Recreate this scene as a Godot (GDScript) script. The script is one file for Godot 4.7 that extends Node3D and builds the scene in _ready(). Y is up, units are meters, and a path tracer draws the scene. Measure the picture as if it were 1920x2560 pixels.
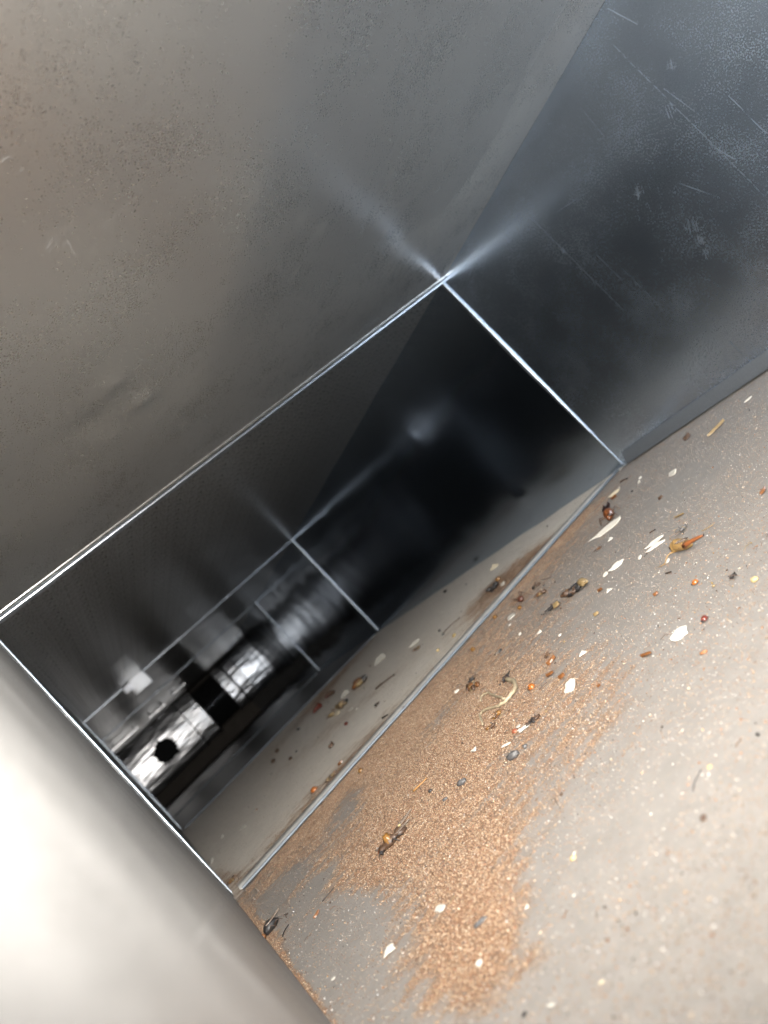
extends Node3D
# The inside of a rectangular sheet-metal air duct, seen along its length by the light of a phone.
# x: from the left wall (0) to the right wall (W); y: up from the floor (0) to the ceiling (H); the duct runs along -z.

const W := 0.757
const H := 0.381
const JOINT_NEAR := -0.86
const JOINT_MID := -2.143
const JOINT_FAR := -3.0
const DUCT_END := -4.75
const DUCT_MOUTH := 0.32

var rng := RandomNumberGenerator.new()
var M := {}
var used := {}

func _ready():
	rng.seed = 4711
	# ---- camera
	var cam := Camera3D.new()
	cam.name = "camera"
	cam.transform = Transform3D(Basis(Vector3(0.6624, -0.6933, 0.2838), Vector3(0.6111, 0.7192, 0.3306), Vector3(-0.4333, -0.0455, 0.9001)).orthonormalized(), Vector3(0.01127, 0.14446, 0.0))
	cam.near = 0.005
	cam.far = 60.0
	var lens := CameraAttributesPhysical.new()
	lens.frustum_focal_length = 17.55
	lens.exposure_aperture = 5.2
	lens.frustum_focus_distance = 0.55
	lens.frustum_near = 0.005
	lens.frustum_far = 60.0
	cam.attributes = lens
	cam.fov = 68.73
	add_child(cam)
	cam.current = true
	# ---- surroundings: dim grey room behind the mouth of the duct
	var env := Environment.new()
	env.background_mode = Environment.BG_COLOR
	env.background_color = Color(0.20, 0.22, 0.26)
	env.tonemap_mode = Environment.TONE_MAPPER_LINEAR
	env.tonemap_exposure = 1.0
	env.sdfgi_enabled = true
	env.ssao_enabled = true
	env.ssil_enabled = true
	var we := WorldEnvironment.new()
	we.name = "environment"
	we.environment = env
	add_child(we)
	# ---- the flash beside the lens
	var flash := SpotLight3D.new()
	flash.name = "flash"
	flash.position = Vector3(0.017, 0.170, 0.018)
	flash.basis = Basis.looking_at(Vector3(0.42, 0.58, -0.70))
	flash.light_color = Color(1.0, 0.982, 0.955)
	flash.light_energy = 2.85
	flash.light_size = 0.004
	flash.spot_range = 12.0
	flash.spot_attenuation = 2.0
	flash.spot_angle = 84.0
	flash.spot_angle_attenuation = 1.0
	flash.shadow_enabled = true
	add_child(flash)
	streak = noise(1.0, 3, 51)
	patchy = noise(1.0, 3, 52)
	materials()
	build_duct()
	build_far_end()
	build_debris()
	white_scrap()
	straps()

# ------------------------------------------------------------------ naming
func numbered(called: String, parent: Node = self) -> String:
	var key := str(parent.get_instance_id()) + called
	used[key] = used.get(key, -1) + 1
	return called if used[key] == 0 else "%s_%03d" % [called, used[key]]

func thing(called: String, label: String, category: String, at := Vector3.ZERO, group := "") -> Node3D:
	var o := Node3D.new()
	o.name = numbered(called)
	add_child(o, true)
	o.position = at
	tag(o, label, category, group)
	return o

func tag(o: Node, label: String, category: String, group := ""):
	o.set_meta("label", label)
	o.set_meta("category", category)
	if group != "":
		o.set_meta("group", group)

func part(called: String, mesh: Mesh, mat: Material, parent: Node = self) -> MeshInstance3D:
	var o := MeshInstance3D.new()
	o.name = numbered(called, parent)
	o.mesh = mesh
	o.material_override = mat
	parent.add_child(o, true)
	return o

# ------------------------------------------------------------------ materials
func noise(freq: float, octaves := 3, sd := 1, kind := FastNoiseLite.TYPE_SIMPLEX_SMOOTH) -> FastNoiseLite:
	var n := FastNoiseLite.new()
	n.noise_type = kind
	n.seed = sd
	n.frequency = freq
	n.fractal_octaves = octaves
	return n

func grey_tex(n: FastNoiseLite, side: int, lo: float, hi: float, power := 1.0) -> ImageTexture:
	var im := n.get_seamless_image(side, side)
	im.convert(Image.FORMAT_L8)
	var d := im.get_data()
	for i in d.size():
		d[i] = int(255.0 * lerpf(lo, hi, pow(d[i] / 255.0, power)))
	im = Image.create_from_data(side, side, false, Image.FORMAT_L8, d)
	return ImageTexture.create_from_image(im)

func normal_tex(n: FastNoiseLite, side: int, strength: float) -> ImageTexture:
	var im := n.get_seamless_image(side, side)
	im.convert(Image.FORMAT_RGBA8)
	im.bump_map_to_normal_map(strength)
	return ImageTexture.create_from_image(im)

var tex_spangle: ImageTexture
var tex_smudge: ImageTexture
var tex_grain: ImageTexture

func galvanised(tint: Color, rough: float, metal := 1.0, grain := 0.12, scale := 26.0) -> StandardMaterial3D:
	var m := StandardMaterial3D.new()
	m.albedo_color = tint
	m.albedo_texture = tex_spangle
	m.metallic = metal
	m.roughness = rough
	m.roughness_texture = tex_smudge
	m.roughness_texture_channel = BaseMaterial3D.TEXTURE_CHANNEL_RED
	m.normal_enabled = grain > 0.0
	m.normal_texture = tex_grain
	m.normal_scale = grain
	m.uv1_triplanar = true
	m.uv1_world_triplanar = true
	m.uv1_scale = Vector3.ONE * scale
	return m

# a sheet of its own: fine mottled roughness over the panel (across by along), with scratches and scuffed spots rougher than the rest
func scratched(like: StandardMaterial3D, lines: Array, scuffs: Array, across: float, rough: float, sd: int, mottle: float) -> StandardMaterial3D:
	var run := DUCT_MOUTH - JOINT_NEAR
	var nx := int(across / run * 2048.0)
	var im := Image.create(nx, 2048, false, Image.FORMAT_L8)
	var d := PackedByteArray()
	d.resize(nx * 2048)
	var speck := noise(0.30, 2, sd)
	var cloud := noise(0.006, 4, sd + 1)
	var mid := noise(0.05, 3, sd + 2)
	for j in 2048:
		for i in nx:
			var v := 0.56 + mottle * speck.get_noise_2d(i, j) + mottle * 0.4 * cloud.get_noise_2d(i, j) + 0.02 * mid.get_noise_2d(i, j * 0.6)
			d[j * nx + i] = int(255.0 * clampf(v, 0.0, 1.0))
	var px := 2048.0 / run
	var r := RandomNumberGenerator.new()
	r.seed = sd
	var all := lines.duplicate()
	for s in scuffs:
		for k in 16:
			var a: float = s[0] + r.randf_range(-0.5, 0.5) * s[2]
			var b: float = s[1] + r.randf_range(-0.5, 0.5) * s[2]
			var l: float = s[2] * r.randf_range(0.2, 0.6)
			all.append([a - l * 0.5, b + l * 0.3, a + l * 0.5, b - l * 0.3, r.randf_range(0.2, 0.7)])
	for k in 60:
		var a := r.randf() * across
		var b := r.randf() * 0.86
		var l := r.randf_range(0.004, 0.04)
		all.append([a, b, a + l * r.randf_range(-1.0, 1.0), b + l * r.randf_range(-0.3, 0.3), r.randf_range(0.1, 0.4)])
	for s in all:
		var n := int(Vector2(s[2] - s[0], s[3] - s[1]).length() * px * 1.4) + 1
		for k in n + 1:
			var t := float(k) / n
			var i := int(lerpf(s[0], s[2], t) * px)
			var j := int((lerpf(s[1], s[3], t) + DUCT_MOUTH) * px)
			if i >= 0 and i < nx and j >= 0 and j < 2048:
				d[j * nx + i] = mini(255, d[j * nx + i] + int(95.0 * s[4] * (0.6 + 0.4 * sin(t * 23.0 + i * 0.4))))
	im = Image.create_from_data(nx, 2048, false, Image.FORMAT_L8, d)
	var m := StandardMaterial3D.new()
	m.albedo_color = like.albedo_color * 1.05
	m.metallic = like.metallic
	m.roughness = rough / 0.56
	m.roughness_texture = ImageTexture.create_from_image(im)
	m.roughness_texture_channel = BaseMaterial3D.TEXTURE_CHANNEL_RED
	return m

func plain(c: Color, rough := 0.7, metal := 0.0) -> StandardMaterial3D:
	var m := StandardMaterial3D.new()
	m.albedo_color = c
	m.roughness = rough
	m.metallic = metal
	return m

func materials():
	tex_spangle = grey_tex(noise(0.045, 3, 3, FastNoiseLite.TYPE_CELLULAR), 512, 0.80, 1.0)
	tex_smudge = grey_tex(noise(0.012, 5, 5), 512, 0.75, 1.0)
	tex_grain = normal_tex(noise(0.12, 3, 8), 512, 3.0)
	M.ceiling = galvanised(Color(0.80, 0.80, 0.795), 0.33, 1.0, 0.0)
	M.wall = galvanised(Color(0.79, 0.855, 0.93), 0.17, 1.0, 0.0)
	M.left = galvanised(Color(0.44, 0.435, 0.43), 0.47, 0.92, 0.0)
	M.floor = galvanised(Color(0.56, 0.54, 0.52), 0.6, 0.25)
	M.hem = galvanised(Color(0.78, 0.81, 0.85), 0.34, 1.0, 0.3, 40.0)
	M.floor_hem = galvanised(Color(0.50, 0.53, 0.56), 0.5, 0.9, 1.2, 60.0)
	M.flange = galvanised(Color(0.40, 0.42, 0.445), 0.6, 0.6)
	M.pipe = galvanised(Color(0.93, 0.93, 0.94), 0.34, 1.0, 0.0)
	M.near_wall = scratched(M.wall, [[0.323, 0.663, 0.160, 0.663, 1.0], [0.229, 0.633, 0.188, 0.633, 1.0], [0.197, 0.622, 0.127, 0.622, 0.6], [0.352, 0.445, 0.143, 0.447, 0.7], [0.215, 0.499, 0.172, 0.479, 0.8], [0.340, 0.515, 0.307, 0.519, 0.7], [0.285, 0.441, 0.247, 0.436, 0.6], [0.374, 0.424, 0.342, 0.416, 0.9], [0.305, 0.644, 0.283, 0.577, 0.5], [0.050, 0.589, 0.003, 0.589, 0.8], [0.232, 0.405, 0.183, 0.406, 0.7], [0.173, 0.786, 0.145, 0.777, 0.6], [0.215, 0.448, 0.187, 0.442, 0.8]], [[0.293, 0.421, 0.01], [0.269, 0.452, 0.014], [0.173, 0.523, 0.012], [0.155, 0.528, 0.010], [0.143, 0.531, 0.010], [0.264, 0.663, 0.008], [0.238, 0.537, 0.012]], H, 0.24, 61, 0.20)
	M.near_ceiling = scratched(M.ceiling, [[0.184, 0.365, 0.214, 0.351, 0.8], [0.133, 0.293, 0.141, 0.292, 1.0], [0.143, 0.303, 0.146, 0.302, 1.0], [0.363, 0.563, 0.391, 0.542, 0.8], [0.162, 0.364, 0.166, 0.378, 0.9], [0.348, 0.565, 0.412, 0.485, 0.5], [0.389, 0.524, 0.406, 0.506, 0.9], [0.176, 0.422, 0.182, 0.389, 0.5]], [[0.157, 0.360, 0.013], [0.362, 0.476, 0.011], [0.399, 0.514, 0.011], [0.508, 0.629, 0.014], [0.572, 0.703, 0.012], [0.378, 0.552, 0.009]], W, 0.29, 62, 0.075)
	M.near_left = scratched(M.left, [[0.080, 0.402, 0.116, 0.172, 0.3], [0.116, 0.172, 0.124, 0.123, 0.25], [0.088, 0.41, 0.07, 0.36, 0.4], [0.15, 0.20, 0.17, 0.14, 0.5]], [[0.075, 0.321, 0.016], [0.105, 0.176, 0.02], [0.14, 0.24, 0.02]], H, 0.47, 63, 0.16)
	M.near_floor = plain(Color.WHITE, 0.6, 0.2)
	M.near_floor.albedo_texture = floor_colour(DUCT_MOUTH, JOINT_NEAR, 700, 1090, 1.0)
	M.lightened_mid_floor = plain(Color.WHITE, 0.5, 0.35)
	M.lightened_mid_floor.albedo_texture = floor_colour(JOINT_NEAR, JOINT_MID, 360, 620, 1.0)  # paler than the near floor to make up for weaker light
	M.far_floor = galvanised(Color(0.42, 0.42, 0.42), 0.5, 0.6, 0.0)
	M.plate = plain(Color(0.26, 0.235, 0.21), 0.7, 0.3)
	M.flex = galvanised(Color(0.55, 0.56, 0.58), 0.4, 1.0, 0.0)
	M.slip_plate = plain(Color(0.56, 0.555, 0.545), 0.65, 0.2)
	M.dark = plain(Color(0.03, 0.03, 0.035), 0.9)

# ------------------------------------------------------------------ geometry
# A sheet: the point (u, v) of it is at origin + U u + V v + N h(u, v); N points into the duct. It has a back 3 mm behind.
func sheet(origin: Vector3, uu: Vector3, vv: Vector3, nn: Vector3, cell: float, bump: Callable) -> ArrayMesh:
	var nu := maxi(2, int(uu.length() / cell))
	var nv := maxi(2, int(vv.length() / cell))
	var lu := uu.length()
	var lv := vv.length()
	var verts := PackedVector3Array()
	var norms := PackedVector3Array()
	var uvs := PackedVector2Array()
	var idx := PackedInt32Array()
	var ud := uu / lu
	var vd := vv / lv
	var flip := ud.cross(vd).dot(nn) > 0.0
	var e := 0.0006
	for j in nv + 1:
		for i in nu + 1:
			var a := lu * i / nu
			var b := lv * j / nv
			var h: float = bump.call(a, b)
			var hu: float = (bump.call(a + e, b) - h) / e
			var hv: float = (bump.call(a, b + e) - h) / e
			verts.append(origin + ud * a + vd * b + nn * h)
			norms.append((nn - ud * hu - vd * hv).normalized())
			uvs.append(Vector2(a / lu, b / lv))
	for j in nv:
		for i in nu:
			var k := j * (nu + 1) + i
			var q := [k, k + 1, k + nu + 2, k + nu + 1]
			if flip:
				idx.append_array([q[0], q[2], q[1], q[0], q[3], q[2]])
			else:
				idx.append_array([q[0], q[1], q[2], q[0], q[2], q[3]])
	var base := verts.size()
	for c in [Vector2(0, 0), Vector2(1, 0), Vector2(1, 1), Vector2(0, 1)]:
		verts.append(origin + uu * c.x + vv * c.y - nn * 0.006)
		norms.append(-nn)
		uvs.append(c)
	if flip:
		idx.append_array([base, base + 1, base + 2, base, base + 2, base + 3])
	else:
		idx.append_array([base, base + 2, base + 1, base, base + 3, base + 2])
	return arrays(verts, norms, uvs, idx)

func arrays(verts, norms, uvs, idx) -> ArrayMesh:
	var a := []
	a.resize(Mesh.ARRAY_MAX)
	a[Mesh.ARRAY_VERTEX] = verts
	a[Mesh.ARRAY_NORMAL] = norms
	if uvs.size() == verts.size():
		a[Mesh.ARRAY_TEX_UV] = uvs
	a[Mesh.ARRAY_INDEX] = idx
	var m := ArrayMesh.new()
	m.add_surface_from_arrays(Mesh.PRIMITIVE_TRIANGLES, a)
	return m

# A closed profile (x: along the duct towards the mouth, y: away from the panel) drawn out from p to q.
func sweep(profile: PackedVector2Array, p: Vector3, q: Vector3, inward: Vector3, along := Vector3(0, 0, 1), steps := 1, wobble := 0.0, sd := 1, start := 1.0) -> ArrayMesh:
	var st := SurfaceTool.new()
	st.begin(Mesh.PRIMITIVE_TRIANGLES)
	var n := profile.size()
	var nz := noise(18.0, 2, sd)
	var rings := []
	for s in steps + 1:
		var f := float(s) / steps
		var c := p.lerp(q, f)
		var w1 := wobble * nz.get_noise_1d(f * p.distance_to(q))
		var w2 := wobble * nz.get_noise_1d(f * p.distance_to(q) + 31.0)
		var grow := lerpf(start, 1.0, minf(1.0, f * 1.6))
		var ring := PackedVector3Array()
		for k in n:
			ring.append(c + along * (profile[k].x * grow + w1) + inward * (profile[k].y * grow + maxf(0.0, w2)))
		rings.append(ring)
	st.set_smooth_group(1)
	for s in steps:
		for k in n:
			var k2 := (k + 1) % n
			quad(st, rings[s][k], rings[s][k2], rings[s + 1][k2], rings[s + 1][k])
	st.set_smooth_group(2)
	for k in range(1, n - 1):
		tri(st, rings[0][0], rings[0][k], rings[0][k + 1])
		tri(st, rings[steps][0], rings[steps][k + 1], rings[steps][k])
	st.generate_normals()
	return st.commit()

func quad(st: SurfaceTool, a: Vector3, b: Vector3, c: Vector3, d: Vector3):
	tri(st, a, b, c)
	tri(st, a, c, d)

func tri(st: SurfaceTool, a: Vector3, b: Vector3, c: Vector3):
	st.add_vertex(a)
	st.add_vertex(b)
	st.add_vertex(c)

func gauss(a: float, b: float, ca: float, cb: float, r: float) -> float:
	return exp(-((a - ca) * (a - ca) + (b - cb) * (b - cb)) / (r * r))

# the fold of a cross-broken sheet: a soft ridge along the line from (a0, b0) to (a1, b1)
func crease(a: float, b: float, a0: float, b0: float, a1: float, b1: float, soft: float, slope: float) -> float:
	var d := Vector2(a1 - a0, b1 - b0).normalized()
	var s := absf((a - a0) * d.y - (b - b0) * d.x)
	return -slope * (sqrt(s * s + soft * soft) - soft)

# ------------------------------------------------------------------ the duct
var waves: FastNoiseLite

func build_duct():
	waves = noise(2.2, 2, 12)
	var spans := [[DUCT_MOUTH, JOINT_NEAR, "nearest duct section with sandy floor under the lens"], [JOINT_NEAR, JOINT_MID, "second duct section, between the near hem and the pair of thin joint lines"], [JOINT_MID, JOINT_FAR, "third duct section, dark, past the white scrap"], [JOINT_FAR, DUCT_END, "farthest duct section, holding the round pipe"]]
	for k in 4:
		var z0: float = spans[k][0]
		var z1: float = spans[k][1]
		var o := thing("duct_section", spans[k][2], "duct")
		var len := z0 - z1
		var cell := 0.005 if k == 0 else 0.012
		var amp: float = [0.0006, 0.0009, 0.0015, 0.002][k]
		var oil := func(a: float, b: float, off: float) -> float: return amp * waves.get_noise_3d(a * 2.0, b * 2.0, off + k * 7.0) * smoothstep(0.0, 0.08, a) * smoothstep(0.0, 0.08, b) * smoothstep(0.0, 0.08, len - b)
		# ceiling: a across from the left wall, b from the section's mouth inwards
		var top := func(a: float, b: float) -> float:
			var h: float = oil.call(a, b, 0.0)
			if k == 0:
				var z := b - DUCT_MOUTH
				h += 0.0011 * gauss(a, z, 0.180, 0.542, 0.013) + 0.0015 * gauss(a, z, 0.208, 0.598, 0.013) - 0.0009 * gauss(a, z, 0.157, 0.579, 0.016) + 0.0007 * gauss(a, z, 0.173, 0.626, 0.012)
				h += crease(a, z, 0.313, 0.324, 0.285, 0.60, 0.012, 0.035) * smoothstep(0.75, 0.55, z) * smoothstep(0.0, 0.15, a) * smoothstep(0.757, 0.6, a)
			return h
		part("ceiling_panel", sheet(Vector3(0, H, z0), Vector3(W, 0, 0), Vector3(0, 0, -len), Vector3(0, -1, 0), cell, top), M.near_ceiling if k == 0 else M.ceiling, o)
		var right := func(a: float, b: float) -> float:
			var h: float = oil.call(a, b, 20.0)
			if k == 1:
				h += 0.0005 * gauss(a, b, 0.281, 0.359, 0.03) + 0.0010 * gauss(a, b, 0.053, 0.244, 0.015)
			return h
		part("right_wall_panel", sheet(Vector3(W, 0, z0), Vector3(0, H, 0), Vector3(0, 0, -len), Vector3(-1, 0, 0), cell, right), M.near_wall if k == 0 else M.wall, o)
		part("left_wall_panel", sheet(Vector3(0, 0, z0), Vector3(0, H, 0), Vector3(0, 0, -len), Vector3(1, 0, 0), cell, func(a, b): return oil.call(a, b, 40.0) + (0.0012 * gauss(a, b - DUCT_MOUTH, 0.10, 0.17, 0.025) - 0.001 * gauss(a, b - DUCT_MOUTH, 0.13, 0.24, 0.03) if k == 0 else 0.0)), M.near_left if k == 0 else M.left, o)
		part("floor_panel", sheet(Vector3(0, 0, z0), Vector3(W, 0, 0), Vector3(0, 0, -len), Vector3(0, 1, 0), cell, func(a, b): return oil.call(a, b, 60.0)), [M.near_floor, M.lightened_mid_floor, M.far_floor, M.far_floor][k], o)
		if k > 0:
			seam(o, z0, k)
		else:
			# folded lock along the foot of the right wall, ending short of the joint
			var prof := PackedVector2Array([Vector2(0, 0.0), Vector2(0, 0.0165), Vector2(0.0012, 0.0172), Vector2(0.0022, 0.0162), Vector2(0.0085, 0.0012), Vector2(0.0085, 0.0)])
			part("corner_flange", sweep(prof, Vector3(W - 0.001, 0.0016, z0), Vector3(W - 0.001, 0.0016, JOINT_NEAR + 0.018), Vector3(0, 1, 0), Vector3(-1, 0, 0), 40, 0.0006, 4), M.flange, o)

# the slip that joins two sections: a flat strip on the far side that ends in a rolled hem facing the mouth
func seam(o: Node3D, z: float, k: int):
	var big := 1.0 if k == 1 else 1.25
	var flat := PackedVector2Array()
	var roll := func(width: float, r: float, lead: float) -> PackedVector2Array:
		var p := PackedVector2Array([Vector2(-width, 0.0), Vector2(-width, 0.0009), Vector2(-lead, 0.0012 + r * 0.4)])
		for s in 9:
			var t := PI * (0.62 - 1.12 * s / 8.0)
			p.append(Vector2(cos(t) * r, r + 0.0004 + sin(t) * r))
		return p
	part("ceiling_slip", sweep(roll.call(0.020, 0.0016 * big, 0.004), Vector3(0.001, H, z), Vector3(W - 0.001, H, z), Vector3(0, -1, 0), Vector3(0, 0, 1), 50, 0.0005, 11), M.hem, o)
	part("floor_slip", sweep(roll.call(0.014, 0.0019 * minf(big, 1.0), 0.004), Vector3(0.012, 0, z), Vector3(W - 0.014, 0, z), Vector3(0, 1, 0), Vector3(0, 0, 1), 60, 0.0006, 12), M.floor_hem, o)
	part("floor_slip_plate", sweep(PackedVector2Array([Vector2(-0.055, 0.0), Vector2(-0.0545, 0.0005), Vector2(-0.0142, 0.0008), Vector2(-0.0142, 0.0)]), Vector3(0.010, 0, z), Vector3(W - 0.013, 0, z), Vector3(0, 1, 0), Vector3(0, 0, 1), 30, 0.0003, 17), M.slip_plate, o)
	part("right_wall_slip", sweep(roll.call(0.008, 0.0011 * big, 0.002), Vector3(W, 0.004, z), Vector3(W, H - 0.002, z), Vector3(-1, 0, 0), Vector3(0, 0, 1), 30, 0.0004, 13, 0.3 if k == 1 else 0.9), M.hem, o)
	part("left_wall_slip", sweep(roll.call(0.020, 0.0014 * big, 0.004), Vector3(0, 0.008, z), Vector3(0, H - 0.002, z), Vector3(1, 0, 0), Vector3(0, 0, 1), 30, 0.0004, 14), M.hem, o)
	if k > 1: return
	# the swaged bead just before the hem
	var bead := PackedVector2Array()
	for s in 9:
		var t := PI * s / 8.0
		bead.append(Vector2(cos(t) * 0.0045, sin(t) * 0.0016))
	bead.append(Vector2(-0.0045, -0.001))
	bead.append(Vector2(0.0045, -0.001))
	part("ceiling_bead", sweep(bead, Vector3(0.001, H, z + 0.011), Vector3(W - 0.001, H, z + 0.008), Vector3(0, -1, 0), Vector3(0, 0, 1), 40, 0.0004, 15), M.ceiling, o)
	part("left_wall_bead", sweep(bead, Vector3(0, 0.006, z + 0.010), Vector3(0, H - 0.002, z + 0.010), Vector3(1, 0, 0), Vector3(0, 0, 1), 30, 0.0004, 16), M.left, o)

# ------------------------------------------------------------------ the far end
func build_far_end():
	var cap := thing("end_cap", "sheet metal plate closing the far end behind the round pipe", "end cap")
	part("plate", sheet(Vector3(0, 0, DUCT_END), Vector3(W, 0, 0), Vector3(0, H, 0), Vector3(0, 0, 1), 0.02, func(a, b): return 0.002 * waves.get_noise_2d(a * 4.0, b * 4.0)), M.plate, cap)
	var at := Vector3(0, 0.228, -4.36)
	var r := 0.146
	var o := thing("round_pipe", "shiny round metal pipe with a jagged black hole at the far end", "pipe", at)
	part("pipe_shell", shell(r, 0.0, 0.372, true), M.pipe, o)
	part("pipe_gore", shell(r - 0.003, 0.372, 0.470, false), M.pipe, o)
	part("seam_bead", ring(r + 0.001, 0.372, 0.003), M.dark, o)
	part("end_ring", ring(r - 0.001, 0.472, 0.006), M.pipe, o)
	for k in 7:
		part("collar_ridge", ring(r - 0.022, 0.490 + k * 0.019, 0.006), M.flex, o)
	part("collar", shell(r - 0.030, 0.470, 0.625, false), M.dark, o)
	part("short_drum", shell(r - 0.014, 0.622, W - 0.002, false), M.pipe, o)
	part("drum_rim", ring(r - 0.012, 0.624, 0.005), M.pipe, o)
	part("swaged_bead", ring(r - 0.013, 0.690, 0.007), M.pipe, o)
	part("added_black_sleeve", shell(r - 0.012, 0.0, 0.47, false), M.dark, o)  # sleeve added inside, black to stand for the shade seen through the hole

func straps():
	var said := ["longest bright strap under the ceiling, at the left wall above the round pipe", "short bright strap under the ceiling, above the right half of the round pipe", "bright strap under the ceiling farthest right, near the end ring of the pipe"]
	var span := [[0.003, 0.140, 0.358], [0.198, 0.280, 0.354], [0.328, 0.400, 0.362]]
	for k in 3:
		var o := thing("metal_strap", said[k], "strap", Vector3(span[k][0], span[k][2], -3.5), "straps under the duct ceiling")
		var l: float = span[k][1] - span[k][0]
		var face := PackedVector2Array([Vector2(0, -0.008), Vector2(0.001, -0.0085), Vector2(0.004, -0.004), Vector2(0.0045, 0.004), Vector2(0.001, 0.0085), Vector2(0, 0.008)])
		part("band", sweep(face, Vector3.ZERO, Vector3(l, 0, 0), Vector3.UP, Vector3(0, 0, 1), 12, 0.001, 90 + k), M.pipe, o)
		for x in [0.12, 0.88]:
			part("hook", limb_mesh([Vector3(l * x, 0.006, 0), Vector3(l * x, H - 0.002 - span[k][2], -0.002)], 0.003, 0.003, 6), M.flange, o)

func white_scrap():
	var o := thing("foam_scrap", "white foam scrap caught under the ceiling joint deep in the duct", "foam scrap", Vector3(0.168, H - 0.042, JOINT_MID + 0.012))
	part("block", chip_mesh(outline("blob", 0.056, 0.040, 77), 0.042, 0.0), plain(Color(0.95, 0.96, 0.98), 0.8), o)
	part("torn_corner", chip_mesh(outline("tri", 0.03, 0.03, 78), 0.018, 0.0), plain(Color(0.93, 0.94, 0.97), 0.8), o).position = Vector3(-0.030, 0.020, 0.004)

func shell(r: float, x0: float, x1: float, holed: bool) -> ArrayMesh:
	var nx := int((x1 - x0) / 0.003)
	var na := 240
	var v := PackedVector3Array()
	var nn := PackedVector3Array()
	var idx := PackedInt32Array()
	var dents := noise(5.0, 2, 33)
	var f := func(x: float, t: float) -> Vector3:
		var rr := r + 0.006 * dents.get_noise_3d(x * 1.3, cos(t) * 0.6, sin(t) * 0.8 + 3.0)
		return Vector3(x, sin(t) * rr, cos(t) * rr * 0.30)
	for i in nx + 1:
		for j in na + 1:
			var x := lerpf(x0, x1, float(i) / nx)
			var t := TAU * j / na
			var p: Vector3 = f.call(x, t)
			v.append(p)
			nn.append((f.call(x + 0.002, t) - p).cross(f.call(x, t + 0.01) - p).normalized())
	for i in nx:
		for j in na:
			if holed:
				# the cut hole, its edge snipped into uneven teeth
				var t := TAU * (j + 0.5) / na
				if t > PI: t -= TAU
				var dx := lerpf(x0, x1, (i + 0.5) / nx) - 0.193
				var dy := (t + 0.075) * r
				var ang := atan2(dy, dx)
				var teeth := absf(fposmod(ang * 13.0 / TAU + 0.35 * sin(ang * 3.0), 1.0) - 0.5) * 2.0
				if sqrt(dx * dx + dy * dy) < 0.061 + 0.020 * pow(teeth, 2.0) * (0.6 + 0.4 * sin(ang * 5.0)):
					continue
			var k := i * (na + 1) + j
			idx.append_array([k, k + 1, k + na + 1, k + 1, k + na + 2, k + na + 1])
	return arrays(v, nn, PackedVector2Array(), idx)

func ring(r: float, x: float, thick: float) -> ArrayMesh:
	var t := TorusMesh.new()
	t.inner_radius = r - thick
	t.outer_radius = r + thick
	t.rings = 64
	t.ring_segments = 12
	var st := SurfaceTool.new()
	st.append_from(t, 0, Transform3D(Basis.from_scale(Vector3(1, 1, 0.30)) * Basis(Vector3(0, 0, 1), PI / 2), Vector3(x, 0, 0)))
	return st.commit()

# ------------------------------------------------------------------ what has collected on the floor
var PAL := {}

func debris_materials():
	var tints := {"brown": Color(0.21, 0.14, 0.085), "dark": Color(0.085, 0.075, 0.075), "straw": Color(0.40, 0.335, 0.225), "red": Color(0.28, 0.10, 0.055), "rust": Color(0.34, 0.215, 0.115), "grey": Color(0.24, 0.235, 0.235), "terra": Color(0.42, 0.23, 0.15), "yellow": Color(0.55, 0.48, 0.34), "amber": Color(0.38, 0.265, 0.12), "orange": Color(0.43, 0.29, 0.18), "wood": Color(0.50, 0.36, 0.20), "ladybird": Color(0.47, 0.26, 0.07), "root": Color(0.47, 0.425, 0.345), "white": Color(0.60, 0.585, 0.555), "cream": Color(0.63, 0.59, 0.51)}
	for k in tints:
		var m := StandardMaterial3D.new()
		m.albedo_color = tints[k]
		m.roughness = 0.55
		PAL[k] = m
	for k in ["ladybird", "amber", "rust", "red"]:
		PAL[k].roughness = 0.28
	for k in ["rust", "straw", "amber"]:
		PAL[k].backlight_enabled = true
		PAL[k].backlight = PAL[k].albedo_color * 0.15
	var wing := StandardMaterial3D.new()
	wing.albedo_color = Color(0.42, 0.37, 0.33, 0.72)
	wing.transparency = BaseMaterial3D.TRANSPARENCY_ALPHA
	wing.roughness = 0.25
	PAL.wing = wing
	var dark_wing := wing.duplicate()
	dark_wing.albedo_color = Color(0.17, 0.10, 0.09, 0.9)
	PAL.dark_wing = dark_wing

# a piece that lies on the floor: its own axis +x at the angle yaw, its side away from the lens lifted by tilt
func lay(called: String, x: float, z: float, yaw: float, label: String, category: String, group := "", tilt := 0.0) -> Node3D:
	var o := thing(called, label, category, Vector3(x, 0.0006, z), group)
	var b := Basis(Vector3.UP, yaw)
	var away := Vector3(x - 0.011, 0, z).normalized()
	var s := 1.0 if b.z.dot(away) > 0.0 else -1.0
	o.basis = b * Basis(Vector3.RIGHT, -s * tilt)
	o.position.y += absf(sin(tilt)) * 0.0012
	return o

func finish(st: SurfaceTool) -> ArrayMesh:
	st.index()
	st.generate_normals()
	return st.commit()

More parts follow.
